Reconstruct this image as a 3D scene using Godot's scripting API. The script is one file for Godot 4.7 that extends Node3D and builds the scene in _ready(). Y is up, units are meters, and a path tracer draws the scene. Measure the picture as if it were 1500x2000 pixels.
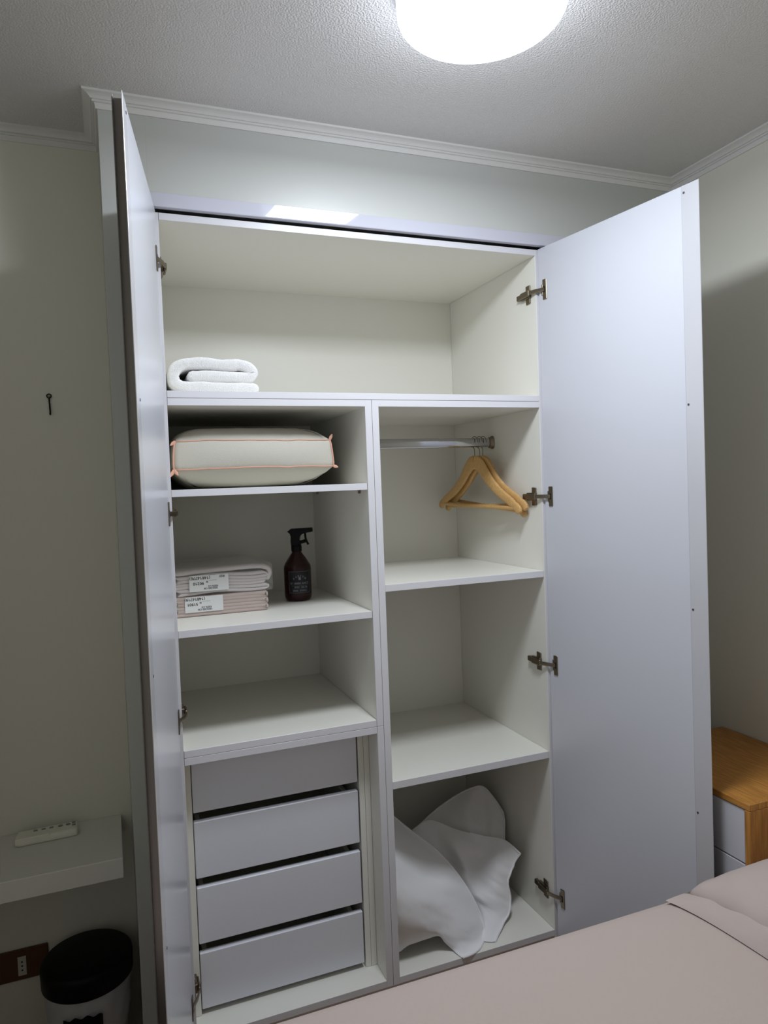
extends Node3D
# A built-in wardrobe standing open in a small bedroom, lit by one round ceiling light.
# Axes: x runs right along the wardrobe front, y up, z out of the wardrobe into the room. Metres.

const CEIL := 2.3025
const XL := -0.9966      # inner faces of the wardrobe carcass
const XD0 := -0.5166     # divider, left and right face
const XD1 := -0.48
const DEPTH := 0.526
var M := {}

# ---------------------------------------------------------------- materials
func noise_tex(freq: float, seed_: int, as_normal := false, bump := 1.0, ramp: Gradient = null, size := 512, kind := FastNoiseLite.TYPE_SIMPLEX_SMOOTH, oct := 3) -> NoiseTexture2D:
	var n := FastNoiseLite.new()
	n.seed = seed_
	n.frequency = freq
	n.noise_type = kind
	n.fractal_octaves = oct
	var t := NoiseTexture2D.new()
	t.width = size
	t.height = size
	t.seamless = true
	t.noise = n
	t.as_normal_map = as_normal
	t.bump_strength = bump
	if ramp:
		t.color_ramp = ramp
	return t

func ramp2(a: Color, b: Color) -> Gradient:
	var g := Gradient.new()
	g.set_color(0, a)
	g.set_color(1, b)
	return g

func mat(c: Color, rough := 0.6, metal := 0.0, spec := 0.5) -> StandardMaterial3D:
	var m := StandardMaterial3D.new()
	m.albedo_color = c
	m.roughness = rough
	m.metallic = metal
	m.metallic_specular = spec
	m.cull_mode = BaseMaterial3D.CULL_DISABLED
	return m

func bumpy(m: StandardMaterial3D, freq: float, seed_: int, strength: float, scale_: Vector3, bump := 6.0, kind := FastNoiseLite.TYPE_SIMPLEX_SMOOTH, size := 512) -> StandardMaterial3D:
	m.normal_enabled = true
	m.normal_texture = noise_tex(freq, seed_, true, bump, null, size, kind)
	m.normal_scale = strength
	m.uv1_triplanar = true
	m.uv1_world_triplanar = true
	m.uv1_scale = scale_
	return m

func make_materials() -> void:
	M.wall = bumpy(mat(Color(0.945, 0.935, 0.885), 0.8, 0, 0.3), 0.02, 3, 0.12, Vector3.ONE * 2.0, 3.0)
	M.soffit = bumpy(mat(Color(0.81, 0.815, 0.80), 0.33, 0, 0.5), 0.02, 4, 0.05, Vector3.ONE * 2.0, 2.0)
	M.ceiling = bumpy(mat(Color(0.89, 0.88, 0.875), 0.85, 0, 0.3), 0.06, 11, 0.36, Vector3.ONE * 2.9, 12.0, FastNoiseLite.TYPE_SIMPLEX_SMOOTH, 1024)
	M.crown = mat(Color(0.93, 0.925, 0.915), 0.5)
	M.floor = mat(Color(0.66, 0.54, 0.43), 0.5)
	M.carcass = mat(Color(0.945, 0.936, 0.900), 0.36, 0, 0.4)
	M.edge = mat(Color(0.89, 0.885, 0.90), 0.35, 0, 0.5)
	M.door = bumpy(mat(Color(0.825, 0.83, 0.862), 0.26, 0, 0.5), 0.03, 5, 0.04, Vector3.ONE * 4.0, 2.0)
	M.drawer = mat(Color(0.92, 0.925, 0.955), 0.34, 0, 0.5)
	M.alu = mat(Color(0.80, 0.80, 0.83), 0.22, 0.75, 0.5)
	M.profile = mat(Color(0.84, 0.84, 0.86), 0.28, 0.25, 0.5)
	M.channel = mat(Color(0.56, 0.54, 0.53), 0.36, 0.7, 0.5)
	M.fascia = mat(Color(0.83, 0.83, 0.88), 0.04, 0.0, 0.6)
	M.chrome = mat(Color(0.72, 0.72, 0.73), 0.06, 1.0)
	M.nickel = mat(Color(0.52, 0.48, 0.42), 0.33, 1.0)
	M.dark = mat(Color(0.05, 0.045, 0.04), 0.7)
	M.screw = mat(Color(0.35, 0.35, 0.40), 0.5, 0.5)
	M.terry = bumpy(mat(Color(0.97, 0.965, 0.96), 0.95, 0, 0.2), 0.09, 21, 0.9, Vector3.ONE * 9.0, 10.0)
	M.nonwoven = bumpy(mat(Color(0.78, 0.765, 0.72), 0.85, 0, 0.3), 0.12, 22, 0.25, Vector3.ONE * 6.0, 5.0)
	M.piping = mat(Color(0.86, 0.66, 0.57), 0.85)
	M.fabricbag = bumpy(mat(Color(0.97, 0.965, 0.97), 0.9, 0, 0.2), 0.15, 23, 0.2, Vector3.ONE * 8.0, 4.0)
	M.fabricbag.backlight_enabled = true
	M.fabricbag.backlight = Color(0.18, 0.18, 0.18)
	M.hem = mat(Color(0.97, 0.965, 0.97), 0.85)
	M.linen_white = bumpy(mat(Color(0.86, 0.83, 0.83), 0.9, 0, 0.2), 0.12, 24, 0.25, Vector3.ONE * 8.0, 4.0)
	M.linen_pink = bumpy(mat(Color(0.78, 0.70, 0.675), 0.9, 0, 0.2), 0.12, 25, 0.25, Vector3.ONE * 8.0, 4.0)
	M.film = mat(Color(0.92, 0.92, 0.90, 0.10), 0.06, 0, 0.5)
	M.film.transparency = BaseMaterial3D.TRANSPARENCY_ALPHA
	M.sticker = mat(Color(0.88, 0.88, 0.88), 0.5)
	M.ink = mat(Color(0.09, 0.09, 0.10), 0.7)
	M.amber = mat(Color(0.16, 0.05, 0.035), 0.14, 0, 0.4)
	M.black_plastic = mat(Color(0.018, 0.017, 0.018), 0.5, 0, 0.3)
	M.label_black = mat(Color(0.022, 0.024, 0.034), 0.6)
	M.label_ink = mat(Color(0.48, 0.50, 0.53), 0.6)
	M.hanger = mat(Color(1, 1, 1), 0.42)
	M.hanger.albedo_texture = noise_tex(0.02, 31, false, 1, ramp2(Color(0.78, 0.60, 0.37), Color(0.89, 0.73, 0.48)))
	M.hanger.uv1_triplanar = true
	M.hanger.uv1_scale = Vector3(22, 6, 3)
	M.oak = mat(Color(1, 1, 1), 0.45)
	M.oak.albedo_texture = noise_tex(0.018, 32, false, 1, ramp2(Color(0.65, 0.43, 0.19), Color(0.83, 0.59, 0.29)), 512, FastNoiseLite.TYPE_SIMPLEX_SMOOTH, 5)
	M.oak.uv1_triplanar = true
	M.oak.uv1_scale = Vector3(14, 14, 1.2)
	M.oak_side = M.oak.duplicate()
	M.oak_side.uv1_scale = Vector3(14, 1.2, 14)
	M.stand_white = mat(Color(0.84, 0.84, 0.87), 0.4)
	M.bed = bumpy(mat(Color(0.78, 0.715, 0.685), 0.92, 0, 0.2), 0.2, 41, 0.25, Vector3.ONE * 10.0, 4.0)
	M.pillow = bumpy(mat(Color(0.775, 0.715, 0.69), 0.92, 0, 0.2), 0.2, 42, 0.25, Vector3.ONE * 10.0, 4.0)
	M.bed_base = mat(Color(0.30, 0.22, 0.16), 0.6)
	M.shelf = mat(Color(0.93, 0.92, 0.89), 0.45)
	M.remote = mat(Color(0.97, 0.96, 0.90), 0.5)
	M.remote_key = mat(Color(0.55, 0.56, 0.54), 0.5)
	M.brown_plate = mat(Color(0.36, 0.22, 0.15), 0.35)
	M.socket = mat(Color(0.83, 0.81, 0.78), 0.4)
	M.liner = mat(Color(0.78, 0.78, 0.79), 0.4)
	M.glow = mat(Color(0.95, 0.96, 1.0), 0.5)
	M.glow.emission_enabled = true
	M.glow.emission = Color(0.90, 0.94, 1.0)
	M.glow.emission_energy_multiplier = GLOW
	M.lampbase = mat(Color(0.9, 0.9, 0.9), 0.5)

# ---------------------------------------------------------------- mesh helpers
func new_st(smooth := true) -> SurfaceTool:
	var st := SurfaceTool.new()
	st.begin(Mesh.PRIMITIVE_TRIANGLES)
	st.set_smooth_group(0 if smooth else -1)
	return st

func tri(st: SurfaceTool, a: Vector3, b: Vector3, c: Vector3) -> void:
	st.add_vertex(a)
	st.add_vertex(b)
	st.add_vertex(c)

func face(st: SurfaceTool, pts: Array, mid: Vector3) -> void:      # a convex face, turned away from mid
	var a: Vector3 = pts[0]
	var n: Vector3 = (pts[0] - pts[2]).cross(pts[0] - pts[1])
	var flip: bool = n.dot(a - mid) < 0
	for i in range(1, pts.size() - 1):
		if flip:
			tri(st, a, pts[i + 1], pts[i])
		else:
			tri(st, a, pts[i], pts[i + 1])

func add_box(st: SurfaceTool, lo: Vector3, hi: Vector3, r := 0.0012, tf := Transform3D.IDENTITY) -> void:
	st.set_smooth_group(-1)
	var c := (lo + hi) / 2
	var h := (hi - lo) / 2
	r = min(r, min(h.x, min(h.y, h.z)) * 0.9)
	var mid := tf * c
	var v := func(sx: int, sy: int, sz: int, ax: int) -> Vector3:    # corner vertex lying on the face of axis ax
		var p := Vector3(sx * h.x, sy * h.y, sz * h.z)
		for k in 3:
			if k != ax:
				p[k] -= sign(p[k]) * r
		return tf * (c + p)
	for s in [-1, 1]:
		face(st, [v.call(s, -1, -1, 0), v.call(s, 1, -1, 0), v.call(s, 1, 1, 0), v.call(s, -1, 1, 0)], mid)
		face(st, [v.call(-1, s, -1, 1), v.call(1, s, -1, 1), v.call(1, s, 1, 1), v.call(-1, s, 1, 1)], mid)
		face(st, [v.call(-1, -1, s, 2), v.call(1, -1, s, 2), v.call(1, 1, s, 2), v.call(-1, 1, s, 2)], mid)
		for t in [-1, 1]:
			face(st, [v.call(s, t, -1, 0), v.call(s, t, 1, 0), v.call(s, t, 1, 1), v.call(s, t, -1, 1)], mid)
			face(st, [v.call(s, -1, t, 0), v.call(s, 1, t, 0), v.call(s, 1, t, 2), v.call(s, -1, t, 2)], mid)
			face(st, [v.call(-1, s, t, 1), v.call(1, s, t, 1), v.call(1, s, t, 2), v.call(-1, s, t, 2)], mid)
			for u in [-1, 1]:
				face(st, [v.call(s, t, u, 0), v.call(s, t, u, 1), v.call(s, t, u, 2)], mid)

func add_grid(st: SurfaceTool, rows: Array, wrap_v := false, group := 0) -> void:   # rows of points -> smooth sheet
	st.set_smooth_group(group)
	for i in rows.size() - 1:
		var a: PackedVector3Array = rows[i]
		var b: PackedVector3Array = rows[i + 1]
		var n := a.size()
		for j in (n if wrap_v else n - 1):
			var k := (j + 1) % n
			tri(st, a[j], b[j], b[k])
			tri(st, a[j], b[k], a[k])

func add_fan(st: SurfaceTool, ring: PackedVector3Array, mid: Vector3, flip := false, group := -1) -> void:
	st.set_smooth_group(group)
	for j in ring.size():
		var k := (j + 1) % ring.size()
		if flip:
			tri(st, mid, ring[k], ring[j])
		else:
			tri(st, mid, ring[j], ring[k])

func add_lathe(st: SurfaceTool, prof: Array, at := Vector3.ZERO, n := 40, cap := true) -> void:   # prof: Vector2(radius, y) upwards
	var rows := []
	for p in prof:
		var ring := PackedVector3Array()
		for j in n:
			var a := TAU * j / n
			ring.append(at + Vector3(p.x * cos(a), p.y, p.x * sin(a)))
		rows.append(ring)
	add_grid(st, rows, true)
	if cap:
		add_fan(st, rows[0], at + Vector3(0, prof[0].y, 0), false)
		add_fan(st, rows[-1], at + Vector3(0, prof[-1].y, 0), true)

func catmull(p: Array, per: int) -> Array:
	var out := []
	var n := p.size()
	for i in n - 1:
		for k in per:
			out.append(cr(p[max(i - 1, 0)], p[i], p[i + 1], p[min(i + 2, n - 1)], float(k) / per))
	out.append(p[n - 1])
	return out

func cr(a, b, c, d, t: float):
	return 0.5 * (2.0 * b + (c - a) * t + (2.0 * a - 5.0 * b + 4.0 * c - d) * t * t + (3.0 * b - a - 3.0 * c + d) * t * t * t)

func patch(rows: Array, pu: int, pv: int) -> Array:     # control rows -> fine rows
	var fine := []
	for r in rows:
		fine.append(catmull(r, pv))
	var cols := []
	for j in fine[0].size():
		var col := []
		for i in fine.size():
			col.append(fine[i][j])
		cols.append(catmull(col, pu))
	var out := []
	for i in cols[0].size():
		var row := PackedVector3Array()
		for j in cols.size():
			row.append(cols[j][i])
		out.append(row)
	return out

func add_sweep(st: SurfaceTool, path: Array, sizes: Array, up: Vector3, n := 10, square := 2.0, closed := false) -> void:
	# sizes: Vector2(half width across, half height along up) per point, or one for all; square > 2 makes the section boxier
	var rows := []
	var m := path.size()
	for i in m:
		var a: Vector3 = path[(i - 1 + m) % m] if closed else path[max(i - 1, 0)]
		var b: Vector3 = path[(i + 1) % m] if closed else path[min(i + 1, m - 1)]
		var t := (b - a).normalized()
		var side := t.cross(up)
		if side.length() < 0.01:
			side = t.cross(Vector3(0.3, 0.5, 0.8))
		side = side.normalized()
		var u := side.cross(t).normalized()
		var s: Vector2 = sizes[i] if sizes.size() > 1 else sizes[0]
		var ring := PackedVector3Array()
		for j in n:
			var g := TAU * j / n
			var cx := cos(g)
			var cy := sin(g)
			ring.append(path[i] + side * sign(cx) * pow(abs(cx), 2.0 / square) * s.x + u * sign(cy) * pow(abs(cy), 2.0 / square) * s.y)
		rows.append(ring)
	if closed:
		rows.append(rows[0])
	add_grid(st, rows, true)
	if not closed:
		add_fan(st, rows[0], path[0], true)
		add_fan(st, rows[-1], path[m - 1], false)

func add_extrude(st: SurfaceTool, poly: PackedVector2Array, to3: Callable, d0: float, d1: float, smooth_group := -1) -> void:
	# a 2D outline pushed from depth d0 to d1; to3(Vector2, depth) gives the point
	st.set_smooth_group(smooth_group)
	var n := poly.size()
	for i in n:
		var k := (i + 1) % n
		var a: Vector3 = to3.call(poly[i], d0)
		var b: Vector3 = to3.call(poly[k], d0)
		var c: Vector3 = to3.call(poly[k], d1)
		var d: Vector3 = to3.call(poly[i], d1)
		tri(st, a, b, c)
		tri(st, a, c, d)
	st.set_smooth_group(-1)
	var idx := Geometry2D.triangulate_polygon(poly)
	for i in range(0, idx.size(), 3):
		tri(st, to3.call(poly[idx[i]], d0), to3.call(poly[idx[i + 2]], d0), to3.call(poly[idx[i + 1]], d0))
		tri(st, to3.call(poly[idx[i]], d1), to3.call(poly[idx[i + 1]], d1), to3.call(poly[idx[i + 2]], d1))

func ribbon(st: SurfaceTool, mid_path: Array, thick: Array, d0: float, d1: float, to3: Callable, wob := 0.0, seed_ := 1) -> void:
	# a folded cloth layer: a thick line in 2D with round ends, run through depth, its near and far ends slightly rounded
	var n := mid_path.size()
	var fz := FastNoiseLite.new()
	fz.seed = seed_
	fz.frequency = 9.0
	var steps := [[d0, 0.55], [d0 - sign(d0 - d1) * 0.003, 0.85], [d0 - sign(d0 - d1) * 0.008, 1.0]]
	for k in range(1, 9):
		steps.append([lerp(d0 - sign(d0 - d1) * 0.008, d1, k / 8.0), 1.0])
	steps.append([d1, 0.5])
	var rows := []
	for s in steps:
		var left := PackedVector3Array()
		var right := PackedVector3Array()
		var cap0 := PackedVector3Array()
		var cap1 := PackedVector3Array()
		for i in n:
			var t: Vector2 = (mid_path[min(i + 1, n - 1)] - mid_path[max(i - 1, 0)]).normalized()
			var nn := Vector2(-t.y, t.x)
			var h: float = (thick[i] if thick.size() > 1 else thick[0]) * s[1]
			var w := Vector2(fz.get_noise_2d(i * 0.02, s[0]), fz.get_noise_2d(i * 0.02 + 5, s[0])) * wob
			var p: Vector2 = mid_path[i] + w
			left.append(to3.call(p + nn * h, s[0]))
			right.append(to3.call(p - nn * h, s[0]))
			if i == 0:
				for k in range(1, 5):
					var g := PI * k / 5.0
					cap0.append(to3.call(p - nn * h * cos(g) - t * h * sin(g), s[0]))
			if i == n - 1:
				for k in range(1, 5):
					var g := PI * k / 5.0
					cap1.append(to3.call(p + nn * h * cos(g) + t * h * sin(g), s[0]))
		var ring := PackedVector3Array()
		ring.append_array(left)
		ring.append_array(cap1)
		right.reverse()
		ring.append_array(right)
		ring.append_array(cap0)
		rows.append(ring)
	add_grid(st, rows, true)
	for e in [0, rows.size() - 1]:               # ends: strips across the thickness
		st.set_smooth_group(0)
		var r: PackedVector3Array = rows[e]
		var tot := r.size()
		for i in n - 1:
			var a := r[i]
			var b := r[i + 1]
			var c := r[2 * n + 4 - 1 - (i + 1)]
			var d := r[2 * n + 4 - 1 - i]
			tri(st, a, b, c)
			tri(st, a, c, d)
		for k in 4:
			var q := r[n + k]
			var q2 := r[n + k + 1]
			tri(st, r[n - 1], q, q2)
			var w := r[2 * n + 4 + k]
			var w2 := r[(2 * n + 5 + k) % tot]
			tri(st, r[2 * n + 3], w, w2)

# ---------------------------------------------------------------- scene helpers
func obj(called: String, st: SurfaceTool, m: Material, parent: Node = self) -> MeshInstance3D:
	st.generate_normals()
	var o := MeshInstance3D.new()
	o.name = called
	o.mesh = st.commit()
	o.material_override = m
	if parent == self:
		o.name = numbered(called)
	parent.add_child(o, true)
	if parent != self and o.name != called:
		o.name = numbered_in(parent, called)
	return o

func numbered_in(parent: Node, called: String) -> String:
	var k := 1
	while parent.has_node("%s_%03d" % [called, k]):
		k += 1
	return "%s_%03d" % [called, k]

func numbered(called: String) -> String:
	return called if not has_node(called) else numbered_in(self, called)

func thing(called: String, label: String, category: String, at := Vector3.ZERO, turn := 0.0, group := "") -> Node3D:
	var o := Node3D.new()
	o.name = numbered(called)
	add_child(o)
	o.position = at
	o.rotation.y = turn
	tag(o, label, category, group)
	return o

func tag(o: Node, label: String, category: String, group := "") -> void:
	o.set_meta("label", label)
	o.set_meta("category", category)
	if group != "":
		o.set_meta("group", group)

func struct(called: String, st: SurfaceTool, m: Material, label: String, category: String) -> MeshInstance3D:
	var o := obj(called, st, m)
	o.set_meta("kind", "structure")
	tag(o, label, category)
	return o

func box_part(called: String, lo: Vector3, hi: Vector3, m: Material, parent: Node, r := 0.0012) -> MeshInstance3D:
	var st := new_st(false)
	add_box(st, lo, hi, r)
	return obj(called, st, m, parent)

func box_struct(called: String, lo: Vector3, hi: Vector3, m: Material, label: String, category: String) -> MeshInstance3D:
	var st := new_st(false)
	add_box(st, lo, hi, 0.0005)
	return struct(called, st, m, label, category)

func text_part(called: String, words: String, height: float, m: Material, parent: Node, tf: Transform3D, font := "Droid Sans", bold := true, depth := 0.0003) -> MeshInstance3D:
	var f := SystemFont.new()
	f.font_names = PackedStringArray([font])
	f.font_weight = 700 if bold else 400
	var t := TextMesh.new()
	t.text = words
	t.font = f
	t.font_size = 64
	t.pixel_size = height / 46.0
	t.depth = depth
	t.curve_step = 2.0
	var o := MeshInstance3D.new()
	o.mesh = t
	o.material_override = m
	o.transform = tf
	o.name = called
	parent.add_child(o, true)
	if o.name != called:
		o.name = numbered_in(parent, called)
	return o

# ================================================================ scene
const GLOW := 1.7
const LAMP_COLOR := Color(0.935, 0.965, 1.0)
const FACE_ENERGY := 1.04
const RIM_ENERGY := 0.078
const LAMP := Vector3(-0.4910, 2.2470, 0.598)

func _ready() -> void:
	# camera
	var cam := Camera3D.new()
	cam.name = "camera"
	cam.position = Vector3(-1.13226, 1.43034, 1.70227)
	cam.rotation = Vector3(-0.034118, -0.368083, -0.037525)
	cam.fov = 71.3628
	cam.near = 0.02
	cam.far = 50.0
	add_child(cam)
	# environment: a closed room at night, next to nothing from outside
	var env := Environment.new()
	env.background_mode = Environment.BG_COLOR
	env.background_color = Color(0.02, 0.02, 0.025)
	env.tonemap_mode = Environment.TONE_MAPPER_LINEAR
	env.tonemap_exposure = 1.0
	env.sdfgi_enabled = true
	env.ssao_enabled = true
	env.ssil_enabled = true
	var we := WorldEnvironment.new()
	we.name = "environment"
	we.environment = env
	add_child(we)
	make_materials()
	build_ceiling_light()
	build_room()
	build_wardrobe()
	build_doors()
	build_bed()
	build_nightstand()
	build_left_corner()
	build_shelf_contents()
	build_fabric_bag()

func build_ceiling_light() -> void:
	var t := thing("ceiling_light", "round white glowing ceiling light with a drum diffuser", "ceiling light", Vector3(LAMP.x, 0, LAMP.z))
	var st := new_st()
	var prof := []
	prof.append(Vector2(0.001, 2.2345))
	prof.append(Vector2(0.06, 2.2345))
	prof.append(Vector2(0.117, 2.2355))
	for k in 9:
		var a := -PI / 2 + k * PI / 16
		prof.append(Vector2(0.133 + 0.014 * cos(a), 2.250 + 0.014 * sin(a)))
	prof.append(Vector2(0.148, 2.292))
	add_lathe(st, prof, Vector3.ZERO, 64)
	var d := obj("diffuser", st, M.glow, t)
	var sb := new_st()
	add_lathe(sb, [Vector2(0.144, 2.2922), Vector2(0.144, CEIL - 0.0002)], Vector3.ZERO, 64)
	obj("base_ring", sb, M.lampbase, t)
	var l := AreaLight3D.new()                      # the flat face throws most of the light straight down
	l.name = "lamp_face_light"
	l.light_color = LAMP_COLOR
	l.light_energy = FACE_ENERGY
	l.area_size = Vector2(0.26, 0.26)
	l.area_normalize_energy = true
	l.area_range = 12.0
	l.area_attenuation = 2.0
	l.shadow_enabled = true
	l.position = Vector3(0, 2.2325, 0)
	l.rotation_degrees = Vector3(-90, 0, 0)
	t.add_child(l)
	var o := OmniLight3D.new()                      # the rim lights the ceiling and the walls sideways
	o.name = "lamp_rim_light"
	o.light_color = LAMP_COLOR
	o.light_energy = RIM_ENERGY
	o.light_size = 0.05
	o.omni_range = 12.0
	o.omni_attenuation = 2.0
	o.shadow_enabled = true
	o.position = Vector3(0, 2.241, 0)
	t.add_child(o)

func crown_poly() -> PackedVector2Array:     # x: out from the wall, y: height; wall at x = 0, ceiling at CEIL
	var p := PackedVector2Array()
	var c := CEIL
	for v in [[0, -0.0295], [0.0040, -0.0295], [0.0052, -0.0205], [0.0062, -0.0188], [0.0060, -0.0176], [0.0098, -0.0178], [0.0112, -0.0168], [0.0112, -0.0154], [0.0098, -0.0143], [0.0098, -0.0130], [0.0135, -0.0130], [0.0150, -0.0112], [0.0180, -0.0084], [0.0225, -0.0062], [0.0275, -0.0050], [0.0300, -0.0046], [0.0300, 0.0], [0, 0.0]]:
		p.append(Vector2(v[0], c + v[1]))
	return p

func add_crown(st: SurfaceTool, poly: PackedVector2Array, path: Array) -> void:   # path: [point on the wall foot, outward mitre vector] ...
	var n := poly.size()
	for i in path.size() - 1:
		for j in n:
			var k := (j + 1) % n
			st.set_smooth_group(-1)
			var pt := func(e: int, q: Vector2) -> Vector3:
				return path[e][0] + path[e][1] * q.x + Vector3(0, q.y, 0)
			tri(st, pt.call(i, poly[j]), pt.call(i + 1, poly[j]), pt.call(i + 1, poly[k]))
			tri(st, pt.call(i, poly[j]), pt.call(i + 1, poly[k]), pt.call(i, poly[k]))

func build_room() -> void:
	var x0 := -1.65
	var x1 := 0.468
	var z1 := 2.05
	box_struct("floor", Vector3(x0 - 0.1, -0.1, -0.75), Vector3(x1 + 0.1, 0, z1 + 0.1), M.floor, "brown bedroom floor below the shelf and bin", "floor")
	box_struct("ceiling", Vector3(x0 - 0.1, CEIL, -0.75), Vector3(x1 + 0.1, CEIL + 0.1, z1 + 0.1), M.ceiling, "grey white stippled ceiling around the round light", "ceiling")
	box_struct("wall_right", Vector3(x1, 0, -0.75), Vector3(x1 + 0.1, CEIL, z1 + 0.1), M.wall, "plain off-white wall behind the nightstand", "wall")
	box_struct("wall_back", Vector3(x0 - 0.1, 0, -0.288), Vector3(-1.1145, CEIL, -0.188), M.wall, "shaded off-white wall behind the floating shelf", "wall")
	box_struct("wall_left", Vector3(x0 - 0.1, 0, -0.188), Vector3(x0, CEIL, z1), M.wall, "plain wall outside the frame on the left", "wall")
	box_struct("wall_front", Vector3(x0 - 0.1, 0, z1), Vector3(x1 + 0.1, CEIL, z1 + 0.1), M.wall, "plain wall behind the photographer", "wall")
	# boxed surround of the wardrobe: soffit above the doors, pier on the left, filler on the right, back of the niche
	var st := new_st(false)
	add_box(st, Vector3(-1.017, 2.1085, -0.6), Vector3(x1, CEIL, 0.02), 0.0003)
	add_box(st, Vector3(-1.1145, 0, -0.6), Vector3(-1.017, CEIL, 0.02), 0.0003)
	add_box(st, Vector3(0.034, 0, -0.6), Vector3(x1, 2.0775, 0.02), 0.001)
	add_box(st, Vector3(-1.1145, 0, -0.7), Vector3(x1, CEIL, -0.6), 0.001)
	struct("wall_niche", st, M.soffit, "satin white boxed surround framing the wardrobe", "wall")
	# crowns
	var cp := crown_poly()
	st = new_st(false)
	add_crown(st, cp, [[Vector3(-1.1145, 0, -0.188), Vector3(-1, 0, 1)], [Vector3(-1.1145, 0, 0.02), Vector3(-1, 0, 1)], [Vector3(x1, 0, 0.02), Vector3(-1, 0, 1)]])
	struct("trim_1", st, M.crown, "white stepped crown moulding over the wardrobe front", "moulding")
	st = new_st(false)
	add_crown(st, cp, [[Vector3(x1, 0, 0.02), Vector3(-1, 0, 1)], [Vector3(x1, 0, z1), Vector3(-1, 0, -1)]])
	struct("trim_2", st, M.crown, "white crown moulding running along the right wall", "moulding")
	st = new_st(false)
	add_crown(st, cp, [[Vector3(x0, 0, -0.188), Vector3(1, 0, 1)], [Vector3(-1.1145, 0, -0.188), Vector3(-1, 0, 1)]])
	struct("trim_3", st, M.crown, "shaded crown moulding above the floating shelf wall", "moulding")

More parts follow.
